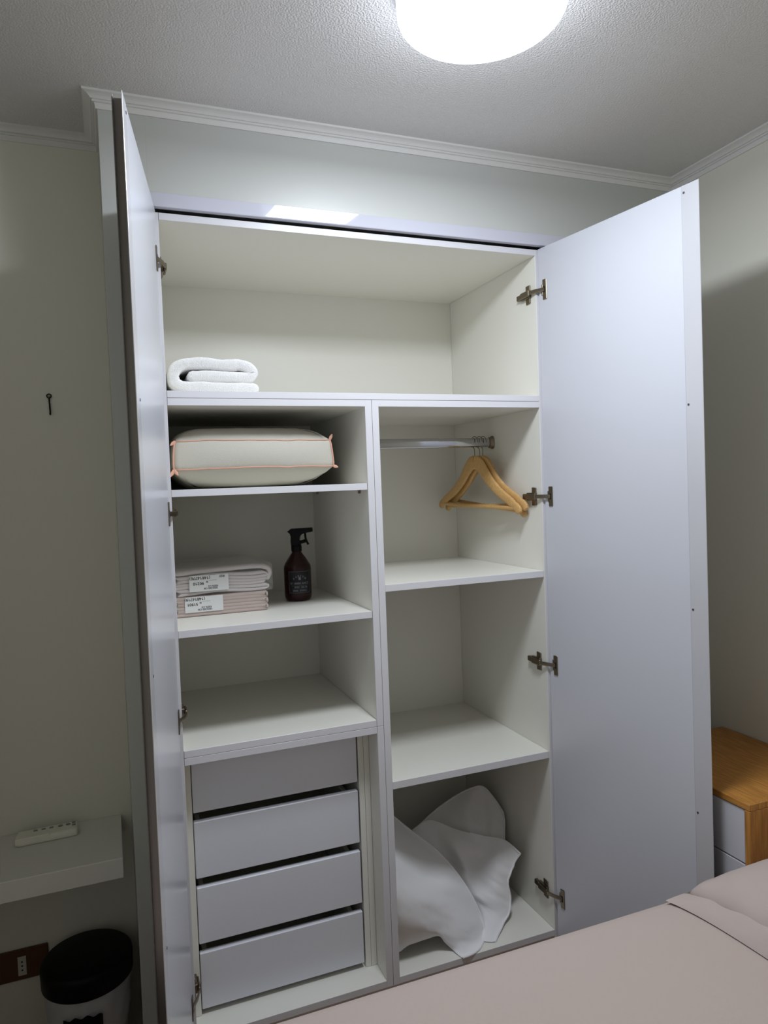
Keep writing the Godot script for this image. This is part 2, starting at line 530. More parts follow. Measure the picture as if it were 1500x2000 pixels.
# ---------------------------------------------------------------- wardrobe
func build_wardrobe() -> void:
	var t := thing("wardrobe", "tall white built-in wardrobe with both doors open, shelves and four drawers", "wardrobe")
	var zb := -DEPTH
	var e := 0.0008
	# carcass boards; edge bands are sub-parts on the front of each board
	var board := func(called: String, lo: Vector3, hi: Vector3, band := true) -> MeshInstance3D:
		var h := hi
		if band:
			h.z -= 0.001
		var o := box_part(called, lo, h, M.carcass, t, 0.0003)
		if band:
			box_part("edge_band", Vector3(lo.x, lo.y, hi.z - 0.001), hi, M.edge, o, 0.0006)
		return o
	board.call("side_panel", Vector3(XL - 0.018, 0.0, zb), Vector3(XL, 2.072, 0))
	board.call("side_panel", Vector3(0, 0.0, zb), Vector3(0.018, 2.072, 0))
	box_part("back_panel", Vector3(XL, 0.08, zb - 0.012), Vector3(0, 2.072, zb), M.carcass, t, 0.0003)
	board.call("top_panel", Vector3(XL + e, 2.0560, zb), Vector3(-e, 2.072, 0))
	board.call("wide_shelf", Vector3(XL + e, 1.6545, zb), Vector3(-e, 1.6705, 0))
	board.call("wide_shelf", Vector3(XL + e, 1.6369, zb), Vector3(XD0 + 0.0002, 1.6535, 0))
	board.call("wide_shelf", Vector3(XD1 - 0.0002, 1.6369, zb), Vector3(-e, 1.6535, 0))
	# divider: two boards side by side, the left one in two heights
	board.call("divider", Vector3(-0.4978, 0.132, zb), Vector3(XD1, 1.6535, 0))
	board.call("divider", Vector3(XD0, 0.8187, zb), Vector3(-0.4988, 1.6535, 0))
	board.call("divider", Vector3(XD0, 0.132, zb), Vector3(-0.4988, 0.8177, 0))
	# base
	board.call("base_panel", Vector3(XL + e, 0.1325, zb), Vector3(XD0 - 0.0002, 0.15, 0))
	board.call("base_panel", Vector3(XD1 + 0.0002, 0.1325, zb), Vector3(-e, 0.15, 0))
	box_part("plinth", Vector3(XL, 0.0, -0.04), Vector3(0, 0.1315, -0.02), M.edge, t)
	# shelves
	for s in [[1.4266, 1.4431], [1.0990, 1.1162]]:
		var o: MeshInstance3D = board.call("shelf", Vector3(XL + e, s[0], zb), Vector3(XD0 - e, s[1], -0.003))
		for z in [-0.06, -0.46]:
			for x in [XL + 0.004, XD0 - 0.004]:
				var sp := new_st()
				add_lathe(sp, [Vector2(0.0035, s[0] - 0.009), Vector2(0.0035, s[0] - 0.0002)], Vector3(x, 0, z), 10)
				obj("shelf_pin", sp, M.nickel, o)
	board.call("shelf", Vector3(XL + e, 0.8187, zb), Vector3(XD0 - e, 0.8354, 0))
	board.call("drawer_top", Vector3(XL + e, 0.8007, zb), Vector3(XD0 - e, 0.8177, 0))
	for s in [[1.1624, 1.1802], [0.6467, 0.6662]]:
		board.call("shelf", Vector3(XD1 + e, s[0], zb), Vector3(-e, s[1], -0.002))
	# drawer bank frame
	var zf := -0.0708
	box_part("drawer_frame", Vector3(-0.5480, 0.1503, zf - 0.40), Vector3(-0.5328, 0.8004, zf), M.carcass, t, 0.001)
	box_part("drawer_frame", Vector3(-0.5322, 0.1503, zf - 0.40), Vector3(-0.5170, 0.8004, zf + 0.0005), M.carcass, t, 0.001)
	box_part("drawer_frame", Vector3(XL + 0.0004, 0.1503, zf - 0.40), Vector3(-0.9775, 0.8004, zf), M.carcass, t, 0.001)
	# drawers: the front with its box behind
	for k in 4:
		var y1 := 0.7950 - k * 0.1633
		var y0 := y1 - 0.1405
		var f := box_part("drawer", Vector3(-0.9755, y0, zf - 0.016), Vector3(-0.5520, y1, zf), M.drawer, t, 0.0018)
		box_part("drawer_side", Vector3(-0.9650, y0 + 0.012, zf - 0.38), Vector3(-0.9530, y1 - 0.024, zf - 0.0162), M.carcass, f)
		box_part("drawer_side", Vector3(-0.5745, y0 + 0.012, zf - 0.38), Vector3(-0.5625, y1 - 0.024, zf - 0.0162), M.carcass, f)
		box_part("drawer_back", Vector3(-0.9528, y0 + 0.012, zf - 0.38), Vector3(-0.5747, y1 - 0.024, zf - 0.368), M.carcass, f)
		box_part("drawer_bottom", Vector3(-0.9528, y0 + 0.012, zf - 0.3678), Vector3(-0.5747, y0 + 0.018, zf - 0.0162), M.carcass, f)
		for x in [[-0.9772, -0.9655], [-0.5622, -0.5484]]:
			box_part("drawer_runner", Vector3(x[0], y0 + 0.03, zf - 0.37), Vector3(x[1], y0 + 0.065, zf - 0.03), M.nickel, f)
	# glossy aluminium profile under the soffit, its face leaning slightly down
	var st := new_st(false)
	var poly := PackedVector2Array([Vector2(0.0215, 2.1080), Vector2(0.0198, 2.0805), Vector2(0.0190, 2.0785), Vector2(0.0035, 2.0785), Vector2(0.0035, 2.1080)])
	add_extrude(st, poly, func(p: Vector2, d: float) -> Vector3: return Vector3(d, p.y, p.x), -1.0165, 0.30)
	obj("top_profile", st, M.fascia, t)
	# hanging rail: oval chrome tube between two flanges
	var rz := -0.2645
	var ry := 1.5590
	st = new_st()
	add_sweep(st, [Vector3(XD1 + 0.008, ry, rz), Vector3(-0.24, ry, rz), Vector3(-0.19, ry, rz)], [Vector2(0.0075, 0.0148)], Vector3.UP, 28, 2.6)
	add_sweep(st, [Vector3(-0.1905, ry, rz), Vector3(-0.1, ry, rz), Vector3(-0.008, ry, rz)], [Vector2(0.0070, 0.0140)], Vector3.UP, 28, 2.6)
	var rod := obj("hanging_rail", st, M.chrome, t)
	for s in [[XD1 + 0.0003, 1.0], [-0.0003, -1.0]]:
		st = new_st()
		add_sweep(st, [Vector3(s[0], ry, rz), Vector3(s[0] + s[1] * 0.004, ry, rz), Vector3(s[0] + s[1] * 0.0045, ry, rz), Vector3(s[0] + s[1] * 0.013, ry, rz)], [Vector2(0.0130, 0.0200), Vector2(0.0130, 0.0200), Vector2(0.0105, 0.0175), Vector2(0.0100, 0.0170)], Vector3.UP, 24, 2.4)
		obj("rail_flange", st, M.nickel, rod)

func build_doors() -> void:
	var t := get_node("wardrobe")
	# each door: hinge-edge line of its inner face, direction, width, side the thickness goes to
	var defs := [[Vector3(0.0058, 0, 0.0045), Vector3(0.0850, 0, 0.5003).normalized(), 0.500, 1.0], [Vector3(-1.0034, 0, 0.0127), Vector3(-0.0783, 0, 0.4812).normalized(), 0.4875, -1.0]]
	for d in defs:
		var u: Vector3 = d[1]
		var w: float = d[2]
		var s: float = d[3]
		var n := Vector3(u.z, 0, -u.x) * s          # away from the inner face, through the thickness
		var tf := Transform3D(Basis(u, Vector3.UP, n), d[0])
		var st := new_st(false)
		var y0 := 0.112
		var y1 := 2.072
		var joint := w - 0.0435
		add_box(st, Vector3(0, y0, 0.0005), Vector3(joint, y1, 0.0180), 0.001, tf)
		var door := obj("door", st, M.door, t)
		# handle profile: flange plate on the inside, web set back, outer lip
		st = new_st(false)
		add_box(st, Vector3(joint + 0.0004, y0, 0.0), Vector3(w, y1, 0.0018), 0.0006, tf)
		obj("handle_profile", st, M.profile, door)
		st = new_st(false)
		add_box(st, Vector3(joint + 0.0004, y0, 0.0019), Vector3(w - 0.024, y1 - 0.0008, 0.0180), 0.0004, tf)
		add_box(st, Vector3(w - 0.0245, y0, 0.0166), Vector3(w - 0.012, y1 - 0.0008, 0.0182), 0.0006, tf)
		obj("handle_channel", st, M.channel, door)
		for y in [2.0555, 1.590, 1.130, 0.6656, 0.2]:
			st = new_st()
			add_sweep(st, [tf * Vector3(joint + 0.0062, y, -0.0008), tf * Vector3(joint + 0.0062, y, 0.001)], [Vector2(0.0026, 0.0026)], Vector3.UP, 12)
			obj("screw", st, M.screw, door)
		# concealed hinges
		for y in [1.957, 1.389, 0.917, 0.252]:
			st = new_st(false)
			var wx := 0.0 if s > 0 else XL             # inside face of the side panel
			var side := -s                             # into the compartment
			var bx := func(xa: float, xb: float, ya: float, yb: float, za: float, zb: float, r := 0.001) -> void:
				var a: float = wx + side * xa
				var b: float = wx + side * xb
				add_box(st, Vector3(min(a, b), y + ya, za), Vector3(max(a, b), y + yb, zb), r)
			bx.call(0.0002, 0.0030, -0.026, 0.026, -0.048, -0.034)
			bx.call(0.0002, 0.0045, -0.025, 0.025, -0.0335, -0.026)
			bx.call(0.0002, 0.0090, -0.011, 0.011, -0.066, -0.024)
			bx.call(0.0092, 0.0150, -0.0085, 0.0085, -0.060, -0.016, 0.002)
			bx.call(0.0002, 0.0110, -0.0075, 0.0075, -0.085, -0.062, 0.002)
			var h := obj("hinge", st, M.nickel, door)
			# cup flange on the door, and the link between
			st = new_st(false)
			add_box(st, Vector3(0.0165, y - 0.0275, -0.0022), Vector3(0.0320, y + 0.0275, 0.0002), 0.0015, tf)
			add_box(st, Vector3(0.0120, y - 0.015, -0.0016), Vector3(0.0170, y + 0.015, 0.0002), 0.0015, tf)
			obj("hinge_cup", st, M.nickel, door)
			st = new_st()
			var a := Vector3(wx + side * 0.012, y, -0.018)
			var b: Vector3 = tf * Vector3(0.023, y, -0.001)
			add_sweep(st, [a, a.lerp(b, 0.5) + Vector3(side * 0.003, 0, 0), b], [Vector2(0.0018, 0.0055)], Vector3.UP, 12, 4.0)
			obj("hinge_link", st, M.nickel, door)
			st = new_st(false)
			add_box(st, Vector3(0.0195, y - 0.0085, -0.0028), Vector3(0.0270, y + 0.0085, -0.0021), 0.0003, tf)
			obj("hinge_recess", st, M.dark, door)

# ---------------------------------------------------------------- bed and nightstand
func build_bed() -> void:
	var t := thing("bed", "bed made up with a smooth pinkish beige cover", "bed")
	var top := 0.596
	var x0 := -1.45
	var x1 := 0.462
	var z0 := 0.583
	var z1 := 1.52
	# covered mattress: rounded-box rings in plan, lofted upward
	var st := new_st()
	var rows := []
	for p in [[0.30, 0.006], [0.31, 0.001], [0.34, 0.0], [0.54, 0.0], [0.560, 0.001], [0.573, 0.005], [0.583, 0.012], [0.590, 0.022], [0.594, 0.036], [0.596, 0.055], [0.5965, 0.12], [0.597, 0.3]]:
		rows.append(round_rect(x0, x1, z0, z1, p[1], 0.06, p[0]))
	add_grid(st, rows, true)
	add_fan(st, rows[-1], Vector3((x0 + x1) / 2, 0.5975, (z0 + z1) / 2), true, 0)
	add_fan(st, rows[0], Vector3((x0 + x1) / 2, 0.30, (z0 + z1) / 2), false)
	obj("mattress_cover", st, M.bed, t)
	box_part("bed_base", Vector3(x0 + 0.02, 0.06, z0 + 0.02), Vector3(x1, 0.298, z1 - 0.02), M.bed_base, t, 0.004)
	for x in [x0 + 0.08, x1 - 0.08]:
		for z in [z0 + 0.08, z1 - 0.08]:
			st = new_st()
			add_lathe(st, [Vector2(0.02, 0.0), Vector2(0.026, 0.0598)], Vector3(x, 0, z), 16)
			obj("leg", st, M.bed_base, t)
	# pillow, its open hem towards the foot of the bed
	var p := thing("pillow", "plump pillow in a pinkish beige case at the head of the bed", "pillow")
	st = new_st()
	var nx := 44
	var nz := 40
	var fz := FastNoiseLite.new()
	fz.seed = 5
	fz.frequency = 3.2
	var pt := func(i: int, j: int, upper: bool) -> Vector3:
		var a := float(i) / nx * 2 - 1           # along x, -1 is the hem
		var b := float(j) / nz * 2 - 1           # along z, -1 towards the wardrobe
		var x: float = 0.172 + a * (0.278 - 0.02 * (1 - b * b))
		var z: float = 0.912 + b * (0.305 - 0.015 * (1 - a * a))
		var e: float = pow(clamp(1.0 - pow(abs(a), 3.0), 0, 1), 0.46) * pow(clamp(1.0 - pow(abs(b), 3.2), 0, 1), 0.40)
		var wr: float = fz.get_noise_2d(x * 1.2 + z * 1.6, z * 0.5) * 0.016 * (0.35 + 0.65 * max(0.0, -a)) * e
		# creases running in from the hem
		wr += 0.006 * sin((z * 1.3 + x * 0.8) * 46.0) * exp(-pow((a + 0.80) / 0.13, 2)) * e
		var mid_y: float = top + 0.003 + 0.011 * min(1.0, e * 1.6)
		if upper:
			return Vector3(x, mid_y + e * 0.070 + wr, z)
		return Vector3(x, max(mid_y - e * 0.05, top + 0.0015), z)
	for up in [true, false]:
		var rows2 := []
		for i in nx + 1:
			var r := PackedVector3Array()
			for j in nz + 1:
				r.append(pt.call(i, nz - j if up else j, up))
			rows2.append(r)
		add_grid(st, rows2)
	obj("pillowcase", st, M.pillow, p)
	# the hem: the flat open end of the case, folded under and creased
	st = new_st()
	var rows3 := []
	for k in 9:
		var q := k / 8.0
		var line := PackedVector3Array()
		for j in 61:
			var b := j / 60.0 * 2 - 1
			var x: float = -0.135 + 0.050 * q + 0.020 * (1 - b * b) - 0.014 * pow(abs(b), 6.0)
			var arch: float = (1.0 - pow(abs(b), 4.0))
			var y: float = top + 0.003 + (0.003 + 0.026 * arch) * pow(sin(q * PI * 0.5), 0.75)
			y += 0.0035 * sin((j * 0.33 + q * 2.2)) * arch * sin(q * PI) + 0.002 * sin(j * 0.9 - q * 4.0) * arch * q
			line.append(Vector3(x, y, 0.912 + b * 0.303))
		rows3.append(line)
	for k in range(7, -1, -1):                     # underside
		var line := PackedVector3Array()
		for p3 in rows3[k]:
			line.append(Vector3(p3.x + 0.004, max(top + 0.0015, p3.y - 0.006), p3.z))
		rows3.append(line)
	add_grid(st, rows3)
	obj("hem", st, M.pillow, p)

func round_rect(x0: float, x1: float, z0: float, z1: float, inset: float, r: float, y: float, per := 8) -> PackedVector3Array:
	var out := PackedVector3Array()
	r = max(r - inset * 0.3, 0.004)
	for c in [[x1 - inset - r, z1 - inset - r, 0], [x0 + inset + r, z1 - inset - r, 1], [x0 + inset + r, z0 + inset + r, 2], [x1 - inset - r, z0 + inset + r, 3]]:
		for k in per + 1:
			var a: float = PI / 2 * (c[2] + float(k) / per)
			out.append(Vector3(c[0] + r * cos(a), y, c[1] + r * sin(a)))
		# points along the straight side that follows
	return out

func build_nightstand() -> void:
	var t := thing("nightstand", "honey oak nightstand with white drawer fronts beside the bed", "nightstand")
	var x0 := 0.125
	var x1 := 0.464
	var z0 := 0.170
	var z1 := 0.565
	var top := 0.7166
	var th := 0.015
	var st := new_st(false)
	add_box(st, Vector3(x0, top - th, z0), Vector3(x1, top, z1 - 0.0005), 0.0015)
	var tp := obj("top", st, M.oak, t)
	for k in 14:                                   # finger joint along the corner
		var xa := x0 + 0.004 + k * 0.024
		box_part("finger_joint", Vector3(xa, top - th + 0.0004, z1 - 0.0155), Vector3(xa + 0.012, top + 0.0009, z1 + 0.0009), M.oak_side, tp, 0.0012)
	box_part("side", Vector3(x0, 0, z1 - th), Vector3(x1, top - th - 0.0002, z1), M.oak_side, t, 0.0015)
	box_part("side", Vector3(x0, 0, z0), Vector3(x1, top - th - 0.0002, z0 + th), M.oak_side, t, 0.0015)
	box_part("back", Vector3(x1 - 0.012, 0.1, z0 + th), Vector3(x1, top - th - 0.0002, z1 - th), M.oak_side, t)
	box_part("bottom", Vector3(x0 + 0.004, 0.185, z0 + th + 0.0002), Vector3(x1 - 0.0122, 0.200, z1 - th - 0.0002), M.oak, t)
	for k in 4:
		var y1 := top - th - 0.003 - k * 0.1220
		var y0 := y1 - 0.1345
		var f := box_part("drawer", Vector3(x0 + 0.003, y0 + 0.016, z0 + th + 0.002), Vector3(x0 + 0.021, y1, z1 - th - 0.002), M.stand_white, t, 0.001)
		box_part("drawer_box", Vector3(x0 + 0.0212, y0 + 0.03, z0 + th + 0.012), Vector3(x1 - 0.03, y1 - 0.02, z1 - th - 0.012), M.oak, f)

# ---------------------------------------------------------------- left corner
func build_left_corner() -> void:
	var wz := -0.188
	var t := thing("floating_shelf", "thick white floating shelf on the shaded wall left of the wardrobe", "shelf")
	box_part("board", Vector3(-1.63, 0.5925, wz + 0.0003), Vector3(-1.1390, 0.638, 0.0441), M.shelf, t, 0.0015)
	# remote control
	var r := thing("remote_control", "slim white remote control lying on the floating shelf", "remote control", Vector3(-1.3025, 0.6383, -0.134), 0.03)
	var st := new_st()
	var rows := []
	for p in [[0.0, 0.003], [0.001, 0.001], [0.003, 0.0], [0.013, 0.0], [0.0160, 0.002], [0.0170, 0.005]]:
		rows.append(round_rect(-0.066, 0.066, -0.0245, 0.0245, p[1], 0.008, p[0], 5))
	add_grid(st, rows, true)
	add_fan(st, rows[-1], Vector3(0, 0.0172, 0), true)
	add_fan(st, rows[0], Vector3.ZERO, false)
	obj("body", st, M.remote, r)
	box_part("cover", Vector3(-0.0665, 0.004, 0.004), Vector3(0.006, 0.0188, 0.0252), M.remote, r, 0.0015)
	for k in 3:
		box_part("button", Vector3(-0.030 + k * 0.017, 0.0168, -0.013), Vector3(-0.021 + k * 0.017, 0.0184, -0.006), M.remote_key, r, 0.0008)
	for k in 2:
		st = new_st()
		add_lathe(st, [Vector2(0.0052, 0.0168), Vector2(0.0052, 0.0182), Vector2(0.0044, 0.0186)], Vector3(0.028 + k * 0.017, 0, -0.009), 16)
		obj("button", st, M.remote_key, r)
	for k in 2:
		box_part("button", Vector3(0.053, 0.0168, -0.018 + k * 0.013), Vector3(0.061, 0.0184, -0.010 + k * 0.013), M.remote_key, r, 0.0008)
	# wall hook
	var h := thing("wall_hook", "small black metal hook hanging on the shaded wall", "hook", Vector3(-1.2528, 1.655, wz))
	st = new_st()
	var ring := []
	for k in 20:
		var a := TAU * k / 20
		ring.append(Vector3(cos(a) * 0.0048, 0.0245 + sin(a) * 0.0048, 0.0042))
	add_sweep(st, ring, [Vector2(0.0013, 0.0013)], Vector3(0, 0, 1), 8, 2.0, true)
	obj("eye", st, M.black_plastic, h)
	st = new_st()
	add_sweep(st, catmull([Vector3(0, 0.0197, 0.0042), Vector3(0.0006, 0.0, 0.005), Vector3(0.0012, -0.0155, 0.007), Vector3(0.0014, -0.0205, 0.013), Vector3(0.0014, -0.0175, 0.019)], 5), [Vector2(0.0019, 0.0019)], Vector3(1, 0, 0), 10)
	obj("shank", st, M.black_plastic, h)
	st = new_st()
	add_sweep(st, [Vector3(0, 0.0245, 0.0002), Vector3(0, 0.0245, 0.006)], [Vector2(0.0022, 0.0022)], Vector3.UP, 10)
	obj("screw", st, M.nickel, h)
	# outlet with a brown cover plate
	var o := thing("power_outlet", "wall outlet with a wide brown cover plate under the floating shelf", "outlet", Vector3(-1.3765, 0.3225, wz))
	box_part("cover_plate", Vector3(-0.0570, -0.0365, 0.0002), Vector3(0.0570, 0.0375, 0.008), M.brown_plate, o, 0.002)
	var so := box_part("socket", Vector3(-0.0092, -0.0245, 0.0082), Vector3(0.0092, 0.0215, 0.0098), M.socket, o, 0.0008)
	for k in 3:
		st = new_st()
		add_sweep(st, [Vector3(0, -0.0115 + k * 0.0100, 0.0097), Vector3(0, -0.0115 + k * 0.0100, 0.0101)], [Vector2(0.0021, 0.0021)], Vector3.UP, 12)
		obj("socket_hole", st, M.dark, so)
	# waste bin with liner
	var b := thing("trash_bin", "round bin with a black lid and a translucent liner bag below the floating shelf", "trash bin", Vector3(-1.2280, 0.018, -0.066))
	st = new_st()
	add_lathe(st, [Vector2(0.069, -0.0178), Vector2(0.072, -0.014), Vector2(0.088, 0.30), Vector2(0.090, 0.315)], Vector3.ZERO, 48)
	obj("bucket", st, M.liner, b)
	st = new_st()
	add_lathe(st, [Vector2(0.0970, 0.312), Vector2(0.0985, 0.3135), Vector2(0.0995, 0.350), Vector2(0.0980, 0.357), Vector2(0.0940, 0.361), Vector2(0.090, 0.3625), Vector2(0.05, 0.3640), Vector2(0.002, 0.3645)], Vector3.ZERO, 64)
	obj("lid", st, M.black_plastic, b)
	st = new_st()                                   # the bag folded over the rim, loose and uneven
	var fz := FastNoiseLite.new()
	fz.seed = 9
	fz.frequency = 1.0
	rows = []
	for k in 9:
		var y := 0.311 - k * 0.0125
		var ringp := PackedVector3Array()
		for j in 60:
			var a := TAU * j / 60
			var rr: float = 0.0955 - k * 0.0010 + 0.004 * fz.get_noise_3d(cos(a) * 2.2, sin(a) * 2.2, k * 0.25)
			ringp.append(Vector3(rr * cos(a), y - 0.010 * (k / 8.0) * fz.get_noise_2d(cos(a) * 1.5 + 7, sin(a) * 1.5), rr * sin(a)))
		rows.append(ringp)
	add_grid(st, rows, true)
	obj("liner_bag", st, M.liner, b)
	st = new_st()                                   # black label patch printed on the bucket front
	rows = []
	for k in 5:
		var q := k / 4.0
		var line := PackedVector3Array()
		for j in 17:
			var a: float = 1.25 + (j / 16.0) * 0.85
			var up: float = 0.274 + 0.006 * sin(j / 16.0 * PI) + 0.003 * sin(j * 1.3)
			var dn: float = 0.243 + 0.004 * cos(j * 0.5)
			line.append(Vector3(cos(a) * 0.0985, lerp(up, dn, q), sin(a) * 0.0985))
		rows.append(line)
	add_grid(st, rows)
	obj("label_patch", st, M.black_plastic, b)

# ---------------------------------------------------------------- contents of the shelves
func build_shelf_contents() -> void:
	build_towel()
	build_storage_bag()
	build_linen()
	build_bottle()
	build_hangers()

func build_towel() -> void:
	var t := thing("towel", "thick white terry towel folded and rolled over on the top shelf", "towel", Vector3(-0.990, 1.6708, -0.045))
	var mid := catmull([Vector2(0.203, 0.0135), Vector2(0.15, 0.0150), Vector2(0.09, 0.0160), Vector2(0.045, 0.0155), Vector2(0.020, 0.0230), Vector2(0.0145, 0.044), Vector2(0.026, 0.063), Vector2(0.055, 0.0720), Vector2(0.10, 0.0725), Vector2(0.135, 0.0690), Vector2(0.168, 0.0715), Vector2(0.190, 0.0660), Vector2(0.2025, 0.0520), Vector2(0.190, 0.0410), Vector2(0.15, 0.0405), Vector2(0.10, 0.0425), Vector2(0.060, 0.0410)], 5)
	var th := []
	for i in mid.size():
		th.append(0.0142 + 0.0006 * sin(i * 0.7))
	var st := new_st()
	ribbon(st, mid, th, 0.0, -0.30, func(p: Vector2, d: float) -> Vector3: return Vector3(p.x, max(p.y, 0.0005), d), 0.0015, 3)
	obj("terry_cloth", st, M.terry, t)

func build_storage_bag() -> void:
	var t := thing("storage_bag", "puffy white fabric storage bag with salmon pink piping on the second shelf", "storage bag", Vector3(-0.785, 1.4434, -0.255))
	var st := new_st()
	var fz := FastNoiseLite.new()
	fz.seed = 12
	fz.frequency = 4.0
	var hx := 0.198
	var hz := 0.195
	var ring := func(inset: float, y: float, corner: float, bow: float) -> PackedVector3Array:
		var out := PackedVector3Array()
		var n := 30
		for sgm in 4:
			for k in n:
				var q := float(k) / n * 2 - 1
				var bulge: float = bow * (1 - q * q)
				var a := Vector3.ZERO
				var px: float = hx - inset
				var pz: float = hz - inset
				var ee: float = corner * pow(abs(q), 8.0)
				match sgm:
					0: a = Vector3(lerp(-px, px, (q + 1) / 2), y, pz + bulge - ee)
					1: a = Vector3(px + bulge - ee, y, lerp(pz, -pz, (q + 1) / 2))
					2: a = Vector3(lerp(px, -px, (q + 1) / 2), y, -pz - bulge + ee)
					3: a = Vector3(-px - bulge + ee, y, lerp(-pz, pz, (q + 1) / 2))
				a.y += fz.get_noise_3d(a.x * 2, a.z * 2, y) * 0.004 * smoothstep(0.0, 0.04, y)
				out.append(a)
		return out
	var levels := [[0.100, 0.0002, 0.03, 0.02], [0.078, 0.0012, 0.03, 0.02], [0.055, 0.006, 0.022, 0.016], [0.032, 0.018, 0.010, 0.010], [0.013, 0.034, 0.004, 0.007], [0.000, 0.0485, 0.0, 0.006], [-0.001, 0.060, 0.001, 0.010], [0.000, 0.084, 0.002, 0.012], [0.003, 0.106, 0.001, 0.009], [0.006, 0.1165, 0.0, 0.006], [0.012, 0.1270, 0.008, 0.006], [0.022, 0.1370, 0.018, 0.006], [0.038, 0.1450, 0.028, 0.008], [0.065, 0.1510, 0.03, 0.010], [0.11, 0.1545, 0.02, 0.008]]
	var rows := []
	for l in levels:
		rows.append(ring.call(l[0], l[1], l[2], l[3]))
	add_grid(st, rows, true)
	add_fan(st, rows[-1], Vector3(0, 0.1555, 0), true, 0)
	add_fan(st, rows[0], Vector3(0, 0.0002, 0), false)
	var body := obj("bag_body", st, M.nonwoven, t)
	for l in [[5, 0.0017], [9, 0.0017]]:
		st = new_st()
		var r: PackedVector3Array = rows[l[0]]
		var loop := []
		for p in r:
			loop.append(p)
		add_sweep(st, loop, [Vector2(l[1], l[1])], Vector3.UP, 8, 2.0, true)
		obj("piping", st, M.piping, t)
	for c in [0, 30, 60, 90]:                       # upright piping at the corners
		st = new_st()
		var path := []
		for k in range(5, 10):
			path.append(rows[k][c])
		add_sweep(st, path, [Vector2(0.0022, 0.0022)], Vector3(0.3, 0, 1), 8)
		obj("piping", st, M.piping, t)
	for c in [[30, 9, Vector3(0.006, 0.014, 0.004)], [0, 9, Vector3(-0.012, -0.010, 0.006)], [0, 5, Vector3(-0.010, -0.016, 0.008)], [0, 5, Vector3(0.008, -0.013, 0.010)], [30, 5, Vector3(0.010, -0.004, 0.006)]]:
		st = new_st()
		var p0: Vector3 = rows[c[1]][c[0]]
		add_sweep(st, [p0, p0 + c[2] * 0.55, p0 + c[2]], [Vector2(0.0035, 0.0020), Vector2(0.0042, 0.0016), Vector2(0.0012, 0.0010)], Vector3(0, 0, 1), 10)
		obj("corner_ear", st, M.piping, t)

func folded(path_y: Array, x0: float, x1: float, r: float) -> Array:      # a zigzag of layers, folded at both ends
	var out := []
	for i in path_y.size():
		var y: float = path_y[i]
		var right := i % 2 == 0
		var a := x0 if right else x1
		var b := x1 if right else x0
		for k in 8:
			out.append(Vector2(lerp(a, b, k / 7.0), y))
		if i < path_y.size() - 1:
			var y2: float = path_y[i + 1]
			for k in range(1, 5):
				var g := -PI / 2 + PI * k / 5.0
				out.append(Vector2(b + (1.0 if right else -1.0) * cos(g) * r, (y + y2) / 2 + sin(g) * (y2 - y) / 2))
	return out

func label_quad(parent: Node, x0: float, x1: float, y0: float, y1: float, z: float, lines: Array) -> void:
	var o := box_part("label", Vector3(x0, y0, z), Vector3(x1, y1, z + 0.0006), M.sticker, parent, 0.0002)
	var flip := Basis(Vector3(0, 0, 1), PI)         # the packets lie upside down
	for l in lines:
		var p := Vector3(lerp(x0, x1, l[1]), lerp(y0, y1, l[2]), z + 0.0007)
		text_part("lettering", l[0], l[3], M.ink, o, Transform3D(flip, p), "Droid Sans", true, 0.0002)

